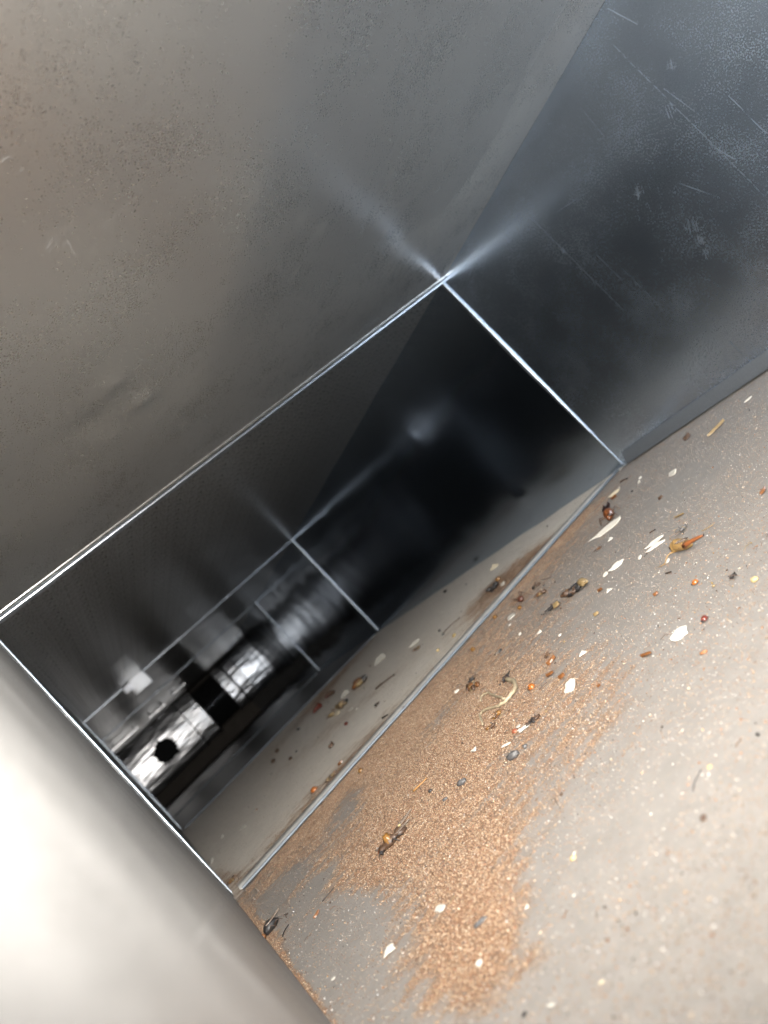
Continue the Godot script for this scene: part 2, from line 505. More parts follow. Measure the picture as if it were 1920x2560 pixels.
# a flat chip with a rounded edge, its outline given round the origin
func chip_mesh(outline: PackedVector2Array, thick: float, curl: float) -> ArrayMesh:
	var st := SurfaceTool.new()
	st.begin(Mesh.PRIMITIVE_TRIANGLES)
	var n := outline.size()
	var rings := []
	for r in [[1.0, 0.0], [1.03, 0.45], [0.97, 0.85], [0.86, 1.0], [0.45, 1.06]]:
		var ring := PackedVector3Array()
		for p in outline:
			var q: Vector2 = p * r[0]
			ring.append(Vector3(q.x, thick * r[1] + curl * q.length_squared() * 60.0, q.y))
		rings.append(ring)
	st.set_smooth_group(0)
	for k in rings.size() - 1:
		for i in n:
			var j := (i + 1) % n
			quad(st, rings[k][i], rings[k + 1][i], rings[k + 1][j], rings[k][j])
	for i in n:
		var j := (i + 1) % n
		tri(st, rings[4][i], Vector3(0, thick * 1.07, 0), rings[4][j])
		tri(st, rings[0][i], rings[0][j], Vector3(0, 0, 0))
	return finish(st)

func outline(kind: String, l: float, w: float, sd: int) -> PackedVector2Array:
	var r := RandomNumberGenerator.new()
	r.seed = sd
	var p := PackedVector2Array()
	var n := 16
	for i in n:
		var t := TAU * i / n
		var c := cos(t)
		var s := sin(t)
		var q := Vector2(c, s)
		match kind:
			"lens": q = Vector2(c, s * (0.35 + 0.65 * pow(absf(s), 0.7)) * (1.0 + 0.25 * c))
			"sliver": q = Vector2(signf(c) * pow(absf(c), 0.7), s * 0.9)
			"tri": q = Vector2(c, s) / maxf(0.55, maxf(c, maxf(-0.5 * c + 0.866 * s, -0.5 * c - 0.866 * s)) * 1.6) * 0.9
			"oval": q = Vector2(c, s * (1.0 + 0.12 * c))
			"heart": q = Vector2(c, s) * (1.0 - 0.32 * exp(-pow(wrapf(t - 1.9, -PI, PI) / 0.35, 2.0)) - 0.25 * exp(-pow(wrapf(t + 1.2, -PI, PI) / 0.5, 2.0)))
			"curl": q = Vector2(c, s * 0.8 + 0.7 * c * c - 0.35)
			"web": q = Vector2(c, s) * (0.8 + 0.25 * sin(t * 4.0 + 1.0))
			_: q = Vector2(signf(c) * pow(absf(c), 0.8), signf(s) * pow(absf(s), 0.8))
		q *= 1.0 + r.randf_range(-0.22, 0.10)
		p.append(Vector2(q.x * l * 0.5, q.y * w * 0.5))
	return p

var flakes := 0
func flake(x: float, z: float, l: float, w: float, yaw: float, tilt: float, kind: String, label: String):
	flakes += 1
	var o := lay("paint_flake", x, z, yaw, label, "paint flake", "", tilt)
	var m: Material = PAL.white
	if "cream" in label or "pale" in label: m = PAL.cream
	if "yellow" in label: m = PAL.yellow
	if kind == "slot":
		# split along its length: two leaves that meet at both ends
		for s in [-1.0, 1.0]:
			var half := outline("curl", l, w * 0.36, flakes * 7 + int(s))
			for i in half.size(): half[i].y = half[i].y * -s + s * w * 0.27
			part("flake_half", chip_mesh(half, 0.0009, 0.03), m, o)
		return
	part("chip", chip_mesh(outline(kind, l, w, flakes * 7), clampf(w * 0.12, 0.0004, 0.0012), 0.04 if l > 0.008 else 0.0), m, o)

# a lump: a sphere pushed about by noise
func lump_mesh(l: float, w: float, h: float, sd: int, rough := 0.35, seg := 12) -> ArrayMesh:
	var nz := noise(1.1, 3, sd)
	var st := SurfaceTool.new()
	st.begin(Mesh.PRIMITIVE_TRIANGLES)
	var rings := []
	for i in seg + 1:
		var ring := PackedVector3Array()
		var a := PI * i / seg
		for j in seg:
			var b := TAU * j / seg
			var d := Vector3(cos(a), sin(a) * cos(b), sin(a) * sin(b))
			d *= 1.0 + rough * nz.get_noise_3dv(d * 1.6)
			ring.append(Vector3(d.x * l * 0.5, (d.y * 0.5 + 0.42) * h, d.z * w * 0.5))
		rings.append(ring)
	for i in seg:
		for j in seg:
			var k := (j + 1) % seg
			quad(st, rings[i][j], rings[i + 1][j], rings[i + 1][k], rings[i][k])
	return finish(st)

# one closed body along +x: stations [x, y of the middle, half height, half width]
func body_mesh(stations: Array, scale: float, seg := 14, lumps := 0.08, sd := 1) -> ArrayMesh:
	var nz := noise(0.9, 2, sd)
	var st := SurfaceTool.new()
	st.begin(Mesh.PRIMITIVE_TRIANGLES)
	var rings := []
	for s in stations:
		var ring := PackedVector3Array()
		for j in seg:
			var b := TAU * j / seg
			var k: float = 1.0 + lumps * nz.get_noise_3d(s[0] * 9.0, cos(b) * 2.0, sin(b) * 2.0) * 2.0
			ring.append(Vector3(s[0], s[1] + cos(b) * s[2] * k, sin(b) * s[3] * k) * scale)
		rings.append(ring)
	for i in rings.size() - 1:
		for j in seg:
			var k := (j + 1) % seg
			quad(st, rings[i][j], rings[i][k], rings[i + 1][k], rings[i + 1][j])
	var a: Array = stations[0]
	var z: Array = stations[-1]
	for j in seg:
		var k := (j + 1) % seg
		tri(st, Vector3(a[0], a[1], 0) * scale, rings[0][k], rings[0][j])
		tri(st, Vector3(z[0], z[1], 0) * scale, rings[-1][j], rings[-1][k])
	return finish(st)

# a thin tapering limb, stalk or hair through the points
func limb_mesh(points: Array, r0: float, r1: float, seg := 6, flat := 1.0) -> ArrayMesh:
	var c := Curve3D.new()
	for p in points: c.add_point(p)
	var st := SurfaceTool.new()
	st.begin(Mesh.PRIMITIVE_TRIANGLES)
	var rings := []
	for i in points.size():
		var d: Vector3 = (points[mini(i + 1, points.size() - 1)] - points[maxi(i - 1, 0)]).normalized()
		var u := d.cross(Vector3.UP)
		u = u.normalized() if u.length() > 0.01 else Vector3.RIGHT
		var v := u.cross(d)
		var r := lerpf(r0, r1, float(i) / (points.size() - 1))
		var ring := PackedVector3Array()
		for j in seg:
			var a := TAU * j / seg
			ring.append(points[i] + u * cos(a) * r + v * sin(a) * r * flat)
		rings.append(ring)
	for i in rings.size() - 1:
		for j in seg:
			var k := (j + 1) % seg
			quad(st, rings[i][j], rings[i][k], rings[i + 1][k], rings[i + 1][j])
	for j in range(1, seg - 1):
		tri(st, rings[0][0], rings[0][j + 1], rings[0][j])
		tri(st, rings[-1][0], rings[-1][j], rings[-1][j + 1])
	return finish(st)

# a thin leaf shape (insect wing, papery scale), arched across by bow and lifted to the tip
func leaf_mesh(l: float, w: float, bow: float, lift: float, ragged := 0.0, sd := 1) -> ArrayMesh:
	var r := RandomNumberGenerator.new()
	r.seed = sd
	var st := SurfaceTool.new()
	st.begin(Mesh.PRIMITIVE_TRIANGLES)
	var n := 12
	var mdiv := 6
	var top := []
	var low := []
	for i in n + 1:
		var t := float(i) / n
		var half := w * 0.5 * pow(sin(PI * clampf(pow(t, 0.75), 0.02, 0.985)), 0.65) * (1.0 + r.randf_range(-ragged, ragged))
		var a := PackedVector3Array()
		var b := PackedVector3Array()
		for j in mdiv + 1:
			var s := float(j) / mdiv * 2.0 - 1.0
			var p := Vector3(t * l, bow * (1.0 - s * s) + lift * t, s * half)
			a.append(p + Vector3(0, 0.00012, 0))
			b.append(p)
		top.append(a)
		low.append(b)
	for i in n:
		for j in mdiv:
			quad(st, top[i][j], top[i + 1][j], top[i + 1][j + 1], top[i][j + 1])
			quad(st, low[i][j], low[i][j + 1], low[i + 1][j + 1], low[i + 1][j])
		quad(st, top[i][0], low[i][0], low[i + 1][0], top[i + 1][0])
		quad(st, top[i][mdiv], top[i + 1][mdiv], low[i + 1][mdiv], low[i][mdiv])
	return finish(st)

var lumps_made := 0
func crumb(x: float, z: float, l: float, w: float, yaw: float, colour: String, label: String):
	lumps_made += 1
	var cat := "seed" if "seed" in label else "dropping" if "dropping" in label else "pellet" if "pellet" in label else "bead" if "bead" in label else "crumb"
	var o := lay(cat, x, z, yaw, label, cat)
	o.position.y = -0.0002
	part("lump", lump_mesh(l, w, w * 0.75, lumps_made + 40, 0.4 if colour != "amber" else 0.15), PAL[colour], o)

func husk(x: float, z: float, l: float, w: float, yaw: float, colour: String, label: String):
	lumps_made += 1
	var o := lay("husk", x, z, yaw, label, "husk")
	o.position -= o.basis.x * l * 0.5
	part("shell", leaf_mesh(l, w, w * 0.45, w * 0.12, 0.12, lumps_made), PAL[colour], o)
	if l > 0.008:
		part("rim", limb_mesh([Vector3(l * 0.05, 0.0004, w * 0.1), Vector3(l * 0.4, 0.0006, w * 0.46), Vector3(l * 0.8, 0.0006, w * 0.40), Vector3(l, w * 0.12, 0.0)], 0.0003, 0.0002), PAL.brown, o)

func twig(x: float, z: float, l: float, w: float, yaw: float, colour: String, label: String):
	lumps_made += 1
	var cat := "splinter" if "splinter" in label else "hair" if "hair" in label else "stalk" if " leg" in label else "antenna" if "antenna" in label else "twig"  # a detached insect leg goes by the name stalk
	var o := lay(cat.replace(" ", "_"), x, z, yaw, label, cat)
	var pts := []
	var bend := rng.randf_range(-0.12, 0.12) * l * (1.8 if "bent" in label or "curving" in label else 1.0)
	for i in 9:
		var t := i / 8.0
		pts.append(Vector3((t - 0.5) * l, w * 0.5 + 0.02 * l * sin(t * PI), bend * sin(t * PI) + rng.randf_range(-0.1, 0.1) * w))
	part("stalk", limb_mesh(pts, w * 0.5, w * 0.32, 8, 0.5 if "flat" in label else 1.0), PAL[colour], o)
	if colour == "brown":
		part("knot", lump_mesh(w * 1.6, w * 1.3, w * 1.2, lumps_made, 0.3, 8), PAL.dark, o).position = Vector3(l * 0.47, 0, bend * 0.1)

func ladybird(x: float, z: float, l: float, w: float, yaw: float, label: String, spots: int):
	var o := lay("ladybird", x, z, yaw, label, "ladybird")
	var s := maxf(l * 0.8, w)
	var col: Material = PAL.red if "red" in label else PAL.amber if "amber" in label else PAL.ladybird
	for side in [-1.0, 1.0]:
		var st := []
		for i in 11:
			var t := i / 10.0
			var q := sqrt(maxf(0.002, 1.0 - pow(2.0 * t - 1.0, 2.0)))
			st.append([(t - 0.5) * 1.0, 0.06, q * 0.42, q * 0.42])
		var m := body_mesh(st, s, 18, 0.0)
		var half := part("wing_case", half_of(m, side), col, o)
		half.rotation.y = side * 0.03
		half.position.z = side * 0.00008
		for k in (spots + (1 if side > 0.0 else 0)) / 2:
			var a := 0.55 + 0.35 * (k % 2)
			var px := -0.22 + 0.22 * k
			var q := 0.42 * sqrt(1.0 - 4.0 * px * px)
			var disc := SphereMesh.new()
			disc.radius = s * 0.085
			disc.height = s * 0.09
			disc.radial_segments = 12
			disc.rings = 6
			var sp := part("spot", disc, PAL.dark, half)
			sp.position = Vector3(px * s, s * (0.06 + q * 0.96 * cos(a)), side * s * q * 0.96 * sin(a))
			sp.rotation.x = side * a
	part("head", lump_mesh(s * 0.26, s * 0.4, s * 0.26, 5, 0.05, 10), PAL.dark, o).position = Vector3(-s * 0.52, 0, 0)
	for side in [-1.0, 1.0]:
		for k in 3:
			var bx := s * (-0.28 + 0.25 * k)
			part("leg", limb_mesh([Vector3(bx, s * 0.08, side * s * 0.3), Vector3(bx, s * 0.10, side * s * 0.47), Vector3(bx + s * 0.05, 0.0, side * s * 0.58)], s * 0.03, s * 0.015, 5), PAL.dark, o)

func half_of(m: ArrayMesh, side: float) -> ArrayMesh:
	var a := m.surface_get_arrays(0)
	var v: PackedVector3Array = a[Mesh.ARRAY_VERTEX]
	for i in v.size():
		if v[i].z * side < 0.0: v[i].z = 0.0
		if v[i].y < 0.0: v[i].y = 0.0
	a[Mesh.ARRAY_VERTEX] = v
	var out := ArrayMesh.new()
	out.add_surface_from_arrays(Mesh.PRIMITIVE_TRIANGLES, a)
	return out

func legs(o: Node3D, s: float, mat: Material, places: Array):
	for p in places:
		var a := Vector3(p[0], p[1], p[2]) * s
		var k := Vector3(p[3], p[4], p[5]) * s
		var f := Vector3(p[6], p[7], p[8]) * s
		part("leg", limb_mesh([a, a.lerp(k, 0.6), k, k.lerp(f, 0.5) + Vector3(0, 0.01, 0) * s, f], s * 0.022, s * 0.008, 6), mat, o)

func winged(x: float, z: float, l: float, w: float, yaw: float, label: String):
	var o := lay("winged_insect", x, z, yaw, label, "insect")
	# head at -x, folded wing towards +x
	part("body", body_mesh([[-0.50, 0.10, 0.02, 0.02], [-0.46, 0.11, 0.08, 0.09], [-0.38, 0.12, 0.10, 0.11], [-0.31, 0.11, 0.07, 0.07], [-0.24, 0.13, 0.13, 0.14], [-0.12, 0.16, 0.17, 0.18], [0.0, 0.17, 0.17, 0.18], [0.10, 0.14, 0.13, 0.14], [0.22, 0.12, 0.12, 0.12], [0.34, 0.09, 0.08, 0.08], [0.42, 0.07, 0.02, 0.02]], l, 16, 0.06, 7), PAL.rust.duplicate(), o).material_override.albedo_color = Color(0.30, 0.165, 0.075)
	part("eye", lump_mesh(l * 0.11, l * 0.09, l * 0.11, 3, 0.0, 10), PAL.dark, o).position = Vector3(-l * 0.42, l * 0.12, l * 0.07)
	for s in [-1.0, 1.0]:
		var g := part("wing", leaf_mesh(l * 0.62, l * 0.2, l * 0.03, l * 0.10, 0.04, 4), PAL.dark_wing, o)
		g.position = Vector3(l * 0.0, l * 0.26, s * l * 0.05)
		g.rotation.y = -s * 0.08
	legs(o, l, PAL.brown, [[-0.1, 0.12, -0.12, 0.02, 0.22, -0.36, 0.14, 0.0, -0.52], [-0.2, 0.12, -0.12, -0.16, 0.18, -0.32, -0.06, 0.0, -0.46], [-0.1, 0.12, 0.12, -0.02, 0.22, 0.30, 0.10, 0.0, 0.38], [-0.3, 0.10, 0.08, -0.38, 0.12, 0.22, -0.46, 0.0, 0.26]])

func hopper(x: float, z: float, l: float, w: float, yaw: float, label: String):
	var o := lay("grasshopper", x, z, yaw, label, "grasshopper")
	var s := l * 0.62
	o.position -= o.basis.x * l * 0.12
	var skin: StandardMaterial3D = PAL.straw.duplicate()
	skin.albedo_color = Color(0.40, 0.31, 0.17)
	part("body", body_mesh([[-0.56, 0.24, 0.03, 0.03], [-0.52, 0.22, 0.14, 0.12], [-0.44, 0.22, 0.19, 0.16], [-0.34, 0.23, 0.20, 0.17], [-0.30, 0.22, 0.17, 0.15], [-0.24, 0.24, 0.22, 0.18], [-0.12, 0.25, 0.24, 0.20], [-0.04, 0.24, 0.21, 0.18], [0.04, 0.24, 0.22, 0.19], [0.09, 0.23, 0.19, 0.17], [0.15, 0.22, 0.20, 0.18], [0.20, 0.21, 0.17, 0.15], [0.26, 0.20, 0.18, 0.15], [0.31, 0.19, 0.14, 0.12], [0.40, 0.17, 0.13, 0.10], [0.50, 0.14, 0.07, 0.06], [0.56, 0.12, 0.01, 0.01]], s, 16, 0.10, 9), skin, o)
	for k in 5:
		var bx := 0.02 + 0.09 * k
		part("abdomen_band", limb_mesh([Vector3(bx, 0.20, 0.175 - k * 0.012) * s, Vector3(bx + 0.02, 0.34 - k * 0.01, 0.14 - k * 0.012) * s, Vector3(bx + 0.02, 0.43 - k * 0.02, 0.0) * s, Vector3(bx + 0.02, 0.34, -0.15) * s], s * 0.018, s * 0.014, 5), PAL.brown, o)
	part("eye", lump_mesh(s * 0.09, s * 0.07, s * 0.1, 4, 0.0, 10), PAL.dark, o).position = Vector3(-s * 0.48, s * 0.26, s * 0.11)
	part("hind_leg", limb_mesh([Vector3(0.25, 0.20, 0.10) * s, Vector3(0.5, 0.24, 0.08) * s, Vector3(0.8, 0.26, 0.02) * s, Vector3(1.1, 0.27, -0.03) * s, Vector3(1.28, 0.27, -0.05) * s], s * 0.10, s * 0.035, 8), PAL.orange.duplicate(), o).material_override.albedo_color = Color(0.38, 0.21, 0.09)
	part("shank", limb_mesh([Vector3(1.28, 0.27, -0.05) * s, Vector3(1.34, 0.30, -0.06) * s], s * 0.03, s * 0.02, 6), PAL.dark, o)
	part("folded_wing", leaf_mesh(s * 0.75, s * 0.22, s * 0.03, -s * 0.03, 0.10, 6), PAL.wing, o).position = Vector3(-s * 0.2, s * 0.40, s * 0.05)
	var fore := 1.0 if o.basis.z.dot(Vector3(-1, 0, 0.4)) > 0.0 else -1.0
	legs(o, s, skin, [[-0.50, 0.14, fore * 0.08, -0.62, 0.16, fore * 0.30, -0.66, 0.03, fore * 0.58], [-0.34, 0.12, fore * 0.12, -0.42, 0.20, fore * 0.34, -0.60, 0.04, fore * 0.62], [-0.60, 0.03, fore * 0.60, -0.78, 0.03, fore * 0.66, -1.0, 0.02, fore * 0.70], [-0.1, 0.1, -fore * 0.12, -0.05, 0.25, -fore * 0.32, 0.05, 0.0, -fore * 0.45]])

func bee(x: float, z: float, l: float, w: float, yaw: float, label: String):
	var o := lay("bee", x, z, yaw, label, "bee")
	var s := l * 0.72
	part("body", body_mesh([[-0.50, 0.04, 0.02, 0.02], [-0.46, 0.05, 0.09, 0.10], [-0.36, 0.06, 0.12, 0.14], [-0.26, 0.07, 0.09, 0.10], [-0.18, 0.08, 0.14, 0.16], [-0.04, 0.10, 0.19, 0.20], [0.08, 0.09, 0.15, 0.16], [0.14, 0.07, 0.08, 0.08], [0.22, 0.07, 0.14, 0.16], [0.34, 0.07, 0.15, 0.17], [0.46, 0.05, 0.09, 0.11], [0.54, 0.03, 0.02, 0.02]], s, 16, 0.14, 12), PAL.brown, o)
	part("fuzzy_collar", lump_mesh(s * 0.26, s * 0.36, s * 0.36, 21, 0.35, 14), PAL.amber, o).position = Vector3(-s * 0.05, 0, 0)
	part("face", lump_mesh(s * 0.2, s * 0.2, s * 0.16, 22, 0.3, 12), PAL.terra, o).position = Vector3(-s * 0.40, 0, 0)
	part("eye", lump_mesh(s * 0.09, s * 0.12, s * 0.14, 23, 0.05, 10), PAL.dark, o).position = Vector3(-s * 0.40, 0, s * 0.14)
	var a := part("wing", leaf_mesh(s * 0.75, s * 0.26, s * 0.03, s * 0.03, 0.05, 3), PAL.wing, o)
	a.position = Vector3(s * 0.20, s * 0.16, -s * 0.10)
	a.rotation.y = 0.35
	var b := part("wing", leaf_mesh(s * 0.6, s * 0.22, s * 0.02, s * 0.04, 0.05, 5), PAL.wing, o)
	b.position = Vector3(s * 0.18, s * 0.14, s * 0.06)
	b.rotation.y = -0.2
	var c := part("wing", leaf_mesh(s * 0.4, s * 0.22, s * 0.02, s * 0.02, 0.1, 8), PAL.wing, o)
	c.position = Vector3(-s * 0.30, s * 0.06, -s * 0.16)
	c.rotation.y = 2.4
	part("pollen_spot", lump_mesh(s * 0.10, s * 0.08, s * 0.06, 9, 0.2, 8), PAL.yellow, o).position = Vector3(s * 0.42, s * 0.17, -s * 0.05)
	legs(o, s, PAL.dark, [[0.0, 0.06, 0.14, 0.10, 0.16, 0.30, 0.22, 0.0, 0.36], [0.10, 0.06, 0.12, 0.26, 0.12, 0.26, 0.40, 0.0, 0.24], [-0.1, 0.06, -0.14, -0.06, 0.2, -0.32, 0.02, 0.02, -0.46], [-0.3, 0.04, 0.1, -0.44, 0.1, 0.22, -0.56, 0.0, 0.20]])

func wasp(x: float, z: float, l: float, w: float, yaw: float, label: String):
	var o := lay("wasp", x, z, yaw, label, "wasp")
	var s := l
	o.position.x = maxf(o.position.x, w * 0.7)
	part("body", body_mesh([[-0.30, 0.08, 0.03, 0.03], [-0.24, 0.09, 0.13, 0.14], [-0.10, 0.12, 0.19, 0.20], [0.06, 0.13, 0.22, 0.23], [0.20, 0.12, 0.19, 0.20], [0.34, 0.10, 0.12, 0.13], [0.46, 0.06, 0.03, 0.03]], s, 16, 0.12, 31), PAL.dark, o)
	part("head", lump_mesh(s * 0.22, s * 0.26, s * 0.22, 33, 0.15, 12), PAL.rust, o).position = Vector3(-s * 0.40, 0, 0)
	part("wing", leaf_mesh(s * 0.8, s * 0.24, s * 0.04, s * 0.0, 0.08, 14), PAL.wing, o).position = Vector3(-s * 0.10, s * 0.26, s * 0.08)
	legs(o, s, PAL.brown, [[-0.1, 0.06, 0.15, -0.05, 0.2, 0.32, 0.08, 0.0, 0.42], [0.1, 0.06, 0.16, 0.24, 0.16, 0.34, 0.42, 0.0, 0.36], [-0.2, 0.06, -0.12, -0.36, 0.14, -0.2, -0.52, 0.0, -0.2]])

func spidery(x: float, z: float, l: float, w: float, yaw: float, label: String):
	var o := lay("spidery_insect", x, z, yaw, label, "insect")
	part("body", body_mesh([[-0.30, 0.14, 0.03, 0.03], [-0.22, 0.14, 0.12, 0.13], [-0.10, 0.15, 0.16, 0.17], [0.0, 0.14, 0.11, 0.12], [0.10, 0.16, 0.17, 0.19], [0.24, 0.15, 0.13, 0.15], [0.32, 0.13, 0.03, 0.03]], l, 14, 0.15, 41), PAL.red.duplicate(), o).material_override.albedo_color = Color(0.25, 0.15, 0.11)
	var at := []
	for k in 4:
		for s in [-1.0, 1.0]:
			var bx := -0.15 + 0.1 * k
			at.append([bx, 0.2, s * 0.10, bx * 2.2 - 0.05, 0.42, s * 0.26, bx * 3.2 + 0.05 * s, 0.26 - 0.08 * k, s * 0.46])
	legs(o, l, PAL.brown, at)

# what is left of an insect: lumps of body, legs and scraps of wing in a heap
func remains(x: float, z: float, l: float, w: float, yaw: float, colour: String, label: String):
	lumps_made += 1
	var r := RandomNumberGenerator.new()
	r.seed = lumps_made * 13
	heaps.append(Vector2(x, z))
	var o := lay("insect_remains", x, z, yaw, label, "insect remains" if not "leaf" in label else "leaf scraps")
	var big := clampi(int(l / 0.0035), 2, 7)
	var mates: Array = {"brown": ["brown", "dark", "rust", "straw"], "dark": ["dark", "dark", "brown"], "straw": ["straw", "rust", "brown"], "red": ["red", "brown", "red"], "rust": ["rust", "amber", "brown"], "grey": ["grey", "straw", "grey"]}[colour]
	for k in big:
		var s := r.randf_range(0.25, 0.5) * minf(w, l) * 1.7
		var p := part("body_fragment", lump_mesh(s * r.randf_range(0.9, 1.7), s * 0.75, s * 0.6, lumps_made * 9 + k, 0.6, 9), PAL[mates[r.randi() % mates.size()]], o)
		p.position = Vector3(r.randf_range(-0.42, 0.42) * l, r.randf_range(0.0, 0.12) * w, r.randf_range(-0.3, 0.3) * w)
		p.rotation = Vector3(r.randf_range(-0.3, 0.3), r.randf() * TAU, r.randf_range(-0.3, 0.3))
	for k in big + 3:
		var a := Vector3(r.randf_range(-0.4, 0.4) * l, w * r.randf_range(0.1, 0.4), r.randf_range(-0.25, 0.25) * w)
		var d := Vector3(r.randf_range(-1, 1), 0, r.randf_range(-1, 1)).normalized() * r.randf_range(0.25, 0.55) * minf(l, 0.016)
		part("leg", limb_mesh([a, a + d * 0.5 + Vector3(0, w * 0.2, 0), a + d * 0.8, Vector3(a.x + d.x, 0.0003, a.z + d.z * 1.1)], 0.00028, 0.00012, 5), PAL[mates[r.randi() % mates.size()]], o)
	for k in (2 if colour != "grey" else 4):
		var g := part("wing_scrap", leaf_mesh(minf(l, 0.014) * r.randf_range(0.35, 0.7), minf(w, 0.008) * r.randf_range(0.35, 0.6), w * 0.08, w * r.randf_range(0.0, 0.3), 0.2, lumps_made + k), PAL.wing if colour in ["grey", "rust", "straw"] else PAL[mates[0]], o)
		g.position = Vector3(r.randf_range(-0.4, 0.3) * l, w * 0.15, r.randf_range(-0.3, 0.3) * w)
		g.rotation.y = r.randf() * TAU

func root_strand():
	var at := Vector3(0.2483, 0.001, -0.5401)
	var o := thing("pale_root", "pale stringy root, forked, lying across the sand edge beside a ladybird", "root", at)
	var lines := [[[0.2627, 0.5748], [0.2605, 0.566], [0.2583, 0.557], [0.2484, 0.5401], [0.2418, 0.5352], [0.2347, 0.5367], [0.2282, 0.543]], [[0.2357, 0.5438], [0.2419, 0.5662], [0.2514, 0.5967], [0.2489, 0.6052], [0.2418, 0.5989]], [[0.2282, 0.543], [0.228, 0.5583], [0.226, 0.571], [0.2218, 0.5699], [0.209, 0.5445]]]
	for k in 3:
		var pts := []
		for i in lines[k].size():
			var q: Array = lines[k][i]
			pts.append(Vector3(q[0], 0.0022, -q[1]) - at)
			if i < lines[k].size() - 1:
				var q2: Array = lines[k][i + 1]
				for t in [0.33, 0.67]:
					pts.append(Vector3(lerpf(q[0], q2[0], t) + rng.randf_range(-0.0006, 0.0006), 0.0020 + rng.randf_range(-0.0005, 0.0008), -lerpf(q[1], q2[1], t) + rng.randf_range(-0.0008, 0.0008)) - at)
		part("root_stem" if k == 0 else "root_fork", limb_mesh(pts, 0.0021 if k == 0 else 0.0011, 0.0014 if k == 0 else 0.0008, 10), PAL.root, o)

# ------------------------------------------------------------------ sand
const CLOUDS := [
	[0.182, -0.841, 0.172, 0.116, -0.22, 0.9],
	[0.187, -0.675, 0.174, 0.168, -0.87, 0.72],
	[0.143, -0.533, 0.087, 0.119, -0.84, 1.0],
	[0.225, -0.429, 0.040, 0.057, -0.22, 0.35],
	[0.089, -0.384, 0.037, 0.065, -0.58, 0.95],
	[0.060, -0.333, 0.024, 0.041, -0.02, 0.8],
	[0.178, -0.374, 0.041, 0.041, 0.40, 0.3],
	[0.001, -0.688, 0.113, 0.007, -1.55, 1.0],
	[0.001, -0.501, 0.080, 0.003, -1.58, 0.9],
	[0.486, -0.837, 0.127, 0.107, -1.36, 0.45],
	[0.596, -0.860, 0.100, 0.063, -0.98, 0.5],
	[0.032, -0.717, 0.026, 0.029, -0.54, -1.3],
	[0.045, -0.632, 0.023, 0.016, -0.60, -1.1],
	[0.032, -0.514, 0.025, 0.056, 0.10, -1.6],
	[0.126, -0.745, 0.030, 0.068, -0.36, -0.7],
	[0.231, -0.682, 0.030, 0.051, -0.61, -0.5],
	[0.497, -2.010, 0.101, 0.298, -0.86, 0.6],
	[0.542, -0.993, 0.071, 0.084, -0.71, 0.8],
	[0.292, -1.284, 0.235, 0.072, -0.98, 0.3],
	[0.601, -0.892, 0.067, 0.033, -1.66, 0.5],
	[0.004, -1.043, 0.138, 0.013, -1.47, 0.5],
]
var streak: FastNoiseLite
var patchy: FastNoiseLite

func sand_at(x: float, z: float) -> float:
	var d := 0.05
	for c in CLOUDS:
		var dx: float = x - c[0]
		var dz: float = z - c[1]
		if absf(dx) + absf(dz) > 0.55: continue
		var u: float = (dx * cos(c[4]) - dz * sin(c[4])) / c[2]
		var v: float = (dx * sin(c[4]) + dz * cos(c[4])) / c[3]
		d += c[5] * exp(-(u * u + v * v) * 1.1)
	var n := streak.get_noise_2d(x * 22.0 + z * 8.0, z * 65.0 - x * 12.0) * 0.6 + patchy.get_noise_2d(x * 60.0, z * 60.0) * 0.3
	return clampf(smoothstep(0.12, 1.0, d + n * (0.35 + 0.5 * d)), 0.0, 1.0)

func floor_colour(z0: float, z1: float, nx: int, nz: int, strength: float) -> ImageTexture:
	var im := Image.create(nx, nz, false, Image.FORMAT_RGB8)
	var mott := noise(14.0, 4, 71)
	var fine := noise(160.0, 2, 72)
	for j in nz:
		var z := lerpf(z0, z1, (j + 0.5) / nz)
		for i in nx:
			var x := W * (i + 0.5) / nx
			var s := sand_at(x, z) if z < 0.0 else 0.2
			var m := mott.get_noise_2d(x * 3.0, z * 3.0) * 0.5 + fine.get_noise_2d(x, z) * 0.35
			var dust := (Color(0.43, 0.415, 0.40) if z > JOINT_NEAR else Color(0.77, 0.74, 0.70)) * (1.0 + 0.10 * m)  # past the near joint the colour is lightened to offset the flash falling off
			var tan_sand := Color(0.385, 0.285, 0.21) * (1.0 + 0.16 * m)
			im.set_pixel(i, j, dust.lerp(tan_sand, s * strength).clamp())
	return ImageTexture.create_from_image(im)

func scatter(called: String, label: String, category: String, mesh: Mesh, mat: Material, count: int, place: Callable, shades: Array):
	var mm := MultiMesh.new()
	mm.transform_format = MultiMesh.TRANSFORM_3D
	mm.use_colors = true
	mm.mesh = mesh
	var buf := PackedFloat32Array()
	var n := 0
	var tries := 0
	while n < count and tries < count * 12:
		tries += 1
		var p: Array = place.call()       # [x, y, z, size] or nothing
		if p.is_empty(): continue
		var s: float = p[3]
		var b := Basis.from_euler(Vector3(rng.randf() * 6.28, rng.randf() * 6.28, rng.randf() * 6.28)).scaled(Vector3(s * rng.randf_range(0.7, 1.3), s * rng.randf_range(0.6, 1.0), s))
		var c: Color = shades[rng.randi() % shades.size()] * rng.randf_range(0.75, 1.2)
		buf.append_array(PackedFloat32Array([b.x.x, b.y.x, b.z.x, p[0], b.x.y, b.y.y, b.z.y, p[1], b.x.z, b.y.z, b.z.z, p[2], c.r, c.g, c.b, 1.0]))
		n += 1
	mm.instance_count = n
	mm.buffer = buf
	var o := MultiMeshInstance3D.new()
	o.name = numbered(called)
	o.multimesh = mm
	o.material_override = mat
	add_child(o, true)
	tag(o, label, category)
	o.set_meta("kind", "stuff")

